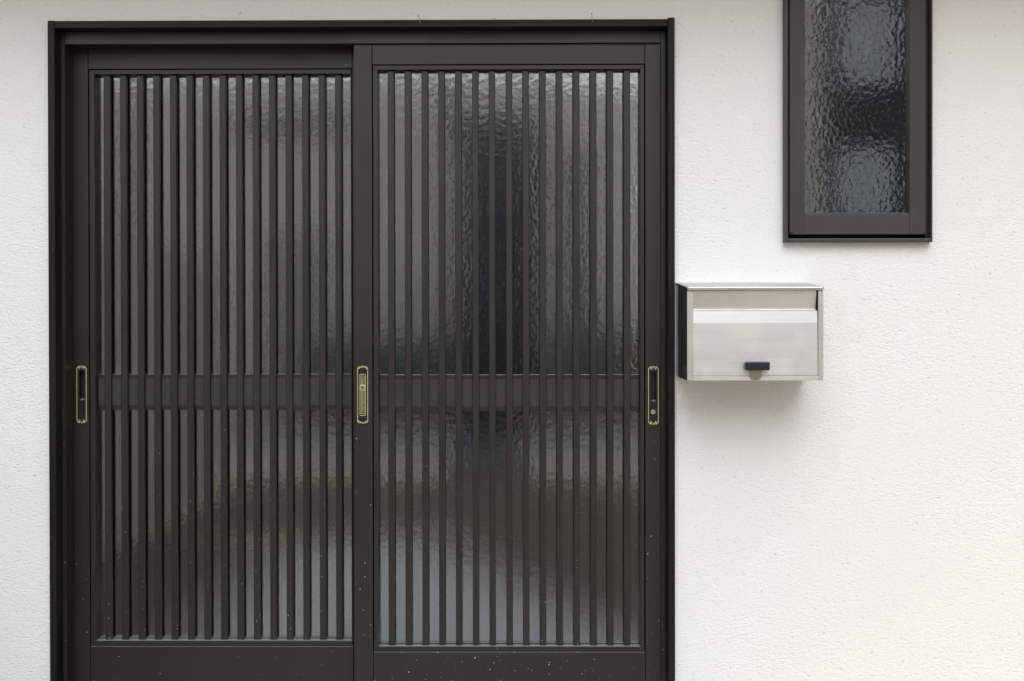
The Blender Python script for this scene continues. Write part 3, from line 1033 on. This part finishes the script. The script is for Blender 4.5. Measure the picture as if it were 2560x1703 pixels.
M_PALE = simple('pale_house_render', (0.84, 0.84, 0.82), 0.85, noise=(2, 0.08))
M_CHAR = simple('charcoal_cladding', (0.055, 0.060, 0.070), 0.6, noise=(4, 0.2))
M_BLUE = simple('navy_figure', (0.022, 0.03, 0.05), 0.4)  # dark tone for the reflected figure
M_GLZ = simple('dark_window_glass', (0.02, 0.022, 0.025), 0.1)
M_TILE = simple('grey_roof_tiles', (0.10, 0.10, 0.105), 0.6, noise=(8, 0.2))
M_COOL = simple('pale_sky_tone', (0.68, 0.79, 0.92), 0.8)  # sky tone put into the colour of the reflected panels
M_WHITE = simple('white_blind', (0.75, 0.76, 0.78), 0.8)
HY = -9.0
hx = lambda px: (px - VPX) * K * (D - HY) / D
hzz = lambda py: H + (VPY - py) * K * (D - HY) / D


def neighbour(name, x0, x1, top, wallmat, label, panels):
    r = thing(name, ((x0 + x1) / 2, HY - 2, 0), label, 'house')
    box('wall', x0, x1, HY - 4, HY, -0.05, top, wallmat, r, bev=0.01, seg=1)
    prism_yz('roof', [(HY + 0.12, top + .004), (HY - 2, top + 0.35), (HY - 4.35, top + .004)], x0 - 0.25, x1 + 0.25, M_TILE, r)
    for nm, a_, b_, c_, d_, mt in panels:
        box(nm, a_, b_, HY + 0.002, HY + 0.05, c_, d_, mt, r, bev=0.004, seg=1)
    adopt(r)


neighbour('neighbour_house', -6.5, hx(1110), 3.75, M_PALE, 'pale rendered house across the street with a grey tiled roof',
          [('door', hx(655), hx(800), 0.0, 2.05, simple('grey_door', (0.45, 0.45, 0.44), 0.6)), ('timber_panel', hx(284), hx(328), 1.5, 3.7, simple('varnished_timber', (0.30, 0.21, 0.12), 0.5)),
           ('gutter_band', hx(565), hx(872), hzz(330), hzz(282), M_TILE), ('white_panel', hx(985), hx(1072), hzz(785), hzz(640), M_WHITE)])
neighbour('silhouette', hx(1150), hx(1345), 3.72, M_CHAR, 'charcoal garage across the street, added for a dark reflection',  # added dark block standing in for the camera operator's reflection
          [('figure_panel', hx(1165), hx(1330), 0.0, 2.25, M_BLUE), ('pale_top_band', hx(1151), hx(1344), hzz(280), 3.70, M_PALE)])  # navy panel and pale band added for what the door glass reflects
neighbour('town_house', hx(1349), 1.75, 3.6, M_PALE, 'pale town house across the street beside the garage',
          [('window', hx(1428), hx(1466), 0.9, 2.9, M_GLZ)])
neighbour('clad_house', hx(2072), 7.5, 4.9, M_CHAR, 'tall charcoal clad house across the street with added sky-toned panels',
          [('sky_tone_panel', hx(2098), hx(2236), hzz(215), hzz(10), M_COOL), ('sky_tone_panel', hx(2096), hx(2226), hzz(560), hzz(375), M_COOL),  # flat panels added as bright sky-like patches for the window glass to reflect
           ('window', 5.4, 6.2, 2.2, 3.4, M_WHITE), ('pale_strip_panel', hx(1960), hx(2046), -0.05, 4.85, M_PALE)])  # the pale strip at the corner is added to fill the reflected sky gap


# leafy hedges along the street
def hedge(x0, x1, h, label):
    r = thing('hedge', ((x0 + x1) / 2, -8.45, 0), label, 'hedge', 'hedges along the street')
    bm = bmesh.new()
    for k in range(int(1500 * (x1 - x0))):
        x, y, z = random.uniform(x0, x1), random.uniform(-8.7, -8.2), random.uniform(0.12, h) + 0.06 * math.sin(k)
        s = random.uniform(.025, .055)
        rot = Matrix.Rotation(random.uniform(0, 6.28), 3, Vector((random.uniform(-1, 1), random.uniform(-1, 1), random.uniform(-1, 1))).normalized())
        bm.faces.new([bm.verts.new(Vector((x, y, z)) + rot @ Vector(c)) for c in ((-s, 0, 0), (0, -s * .5, 0), (s, 0, 0), (0, s * .5, 0))])
    f = obj_bm('foliage', bm, M_LEAF, r)
    bm = bmesh.new()
    q = x0 + 0.1
    while q < x1:
        bm_box(bm, q - .015, q + .015, -8.47, -8.43, -0.02, h * .8)
        q += 0.35
    obj_bm('stems', bm, M_FENCE, r)
    adopt(r)


M_LEAF = simple('hedge_leaf', (0.11, 0.17, 0.07), 0.55, noise=(20, 0.3))
hedge(hx(780), hx(1160), 0.85, 'low green hedge before the pale house across the street')
hedge(hx(1370), hx(1640), 0.95, 'low green hedge before the town house across the street')
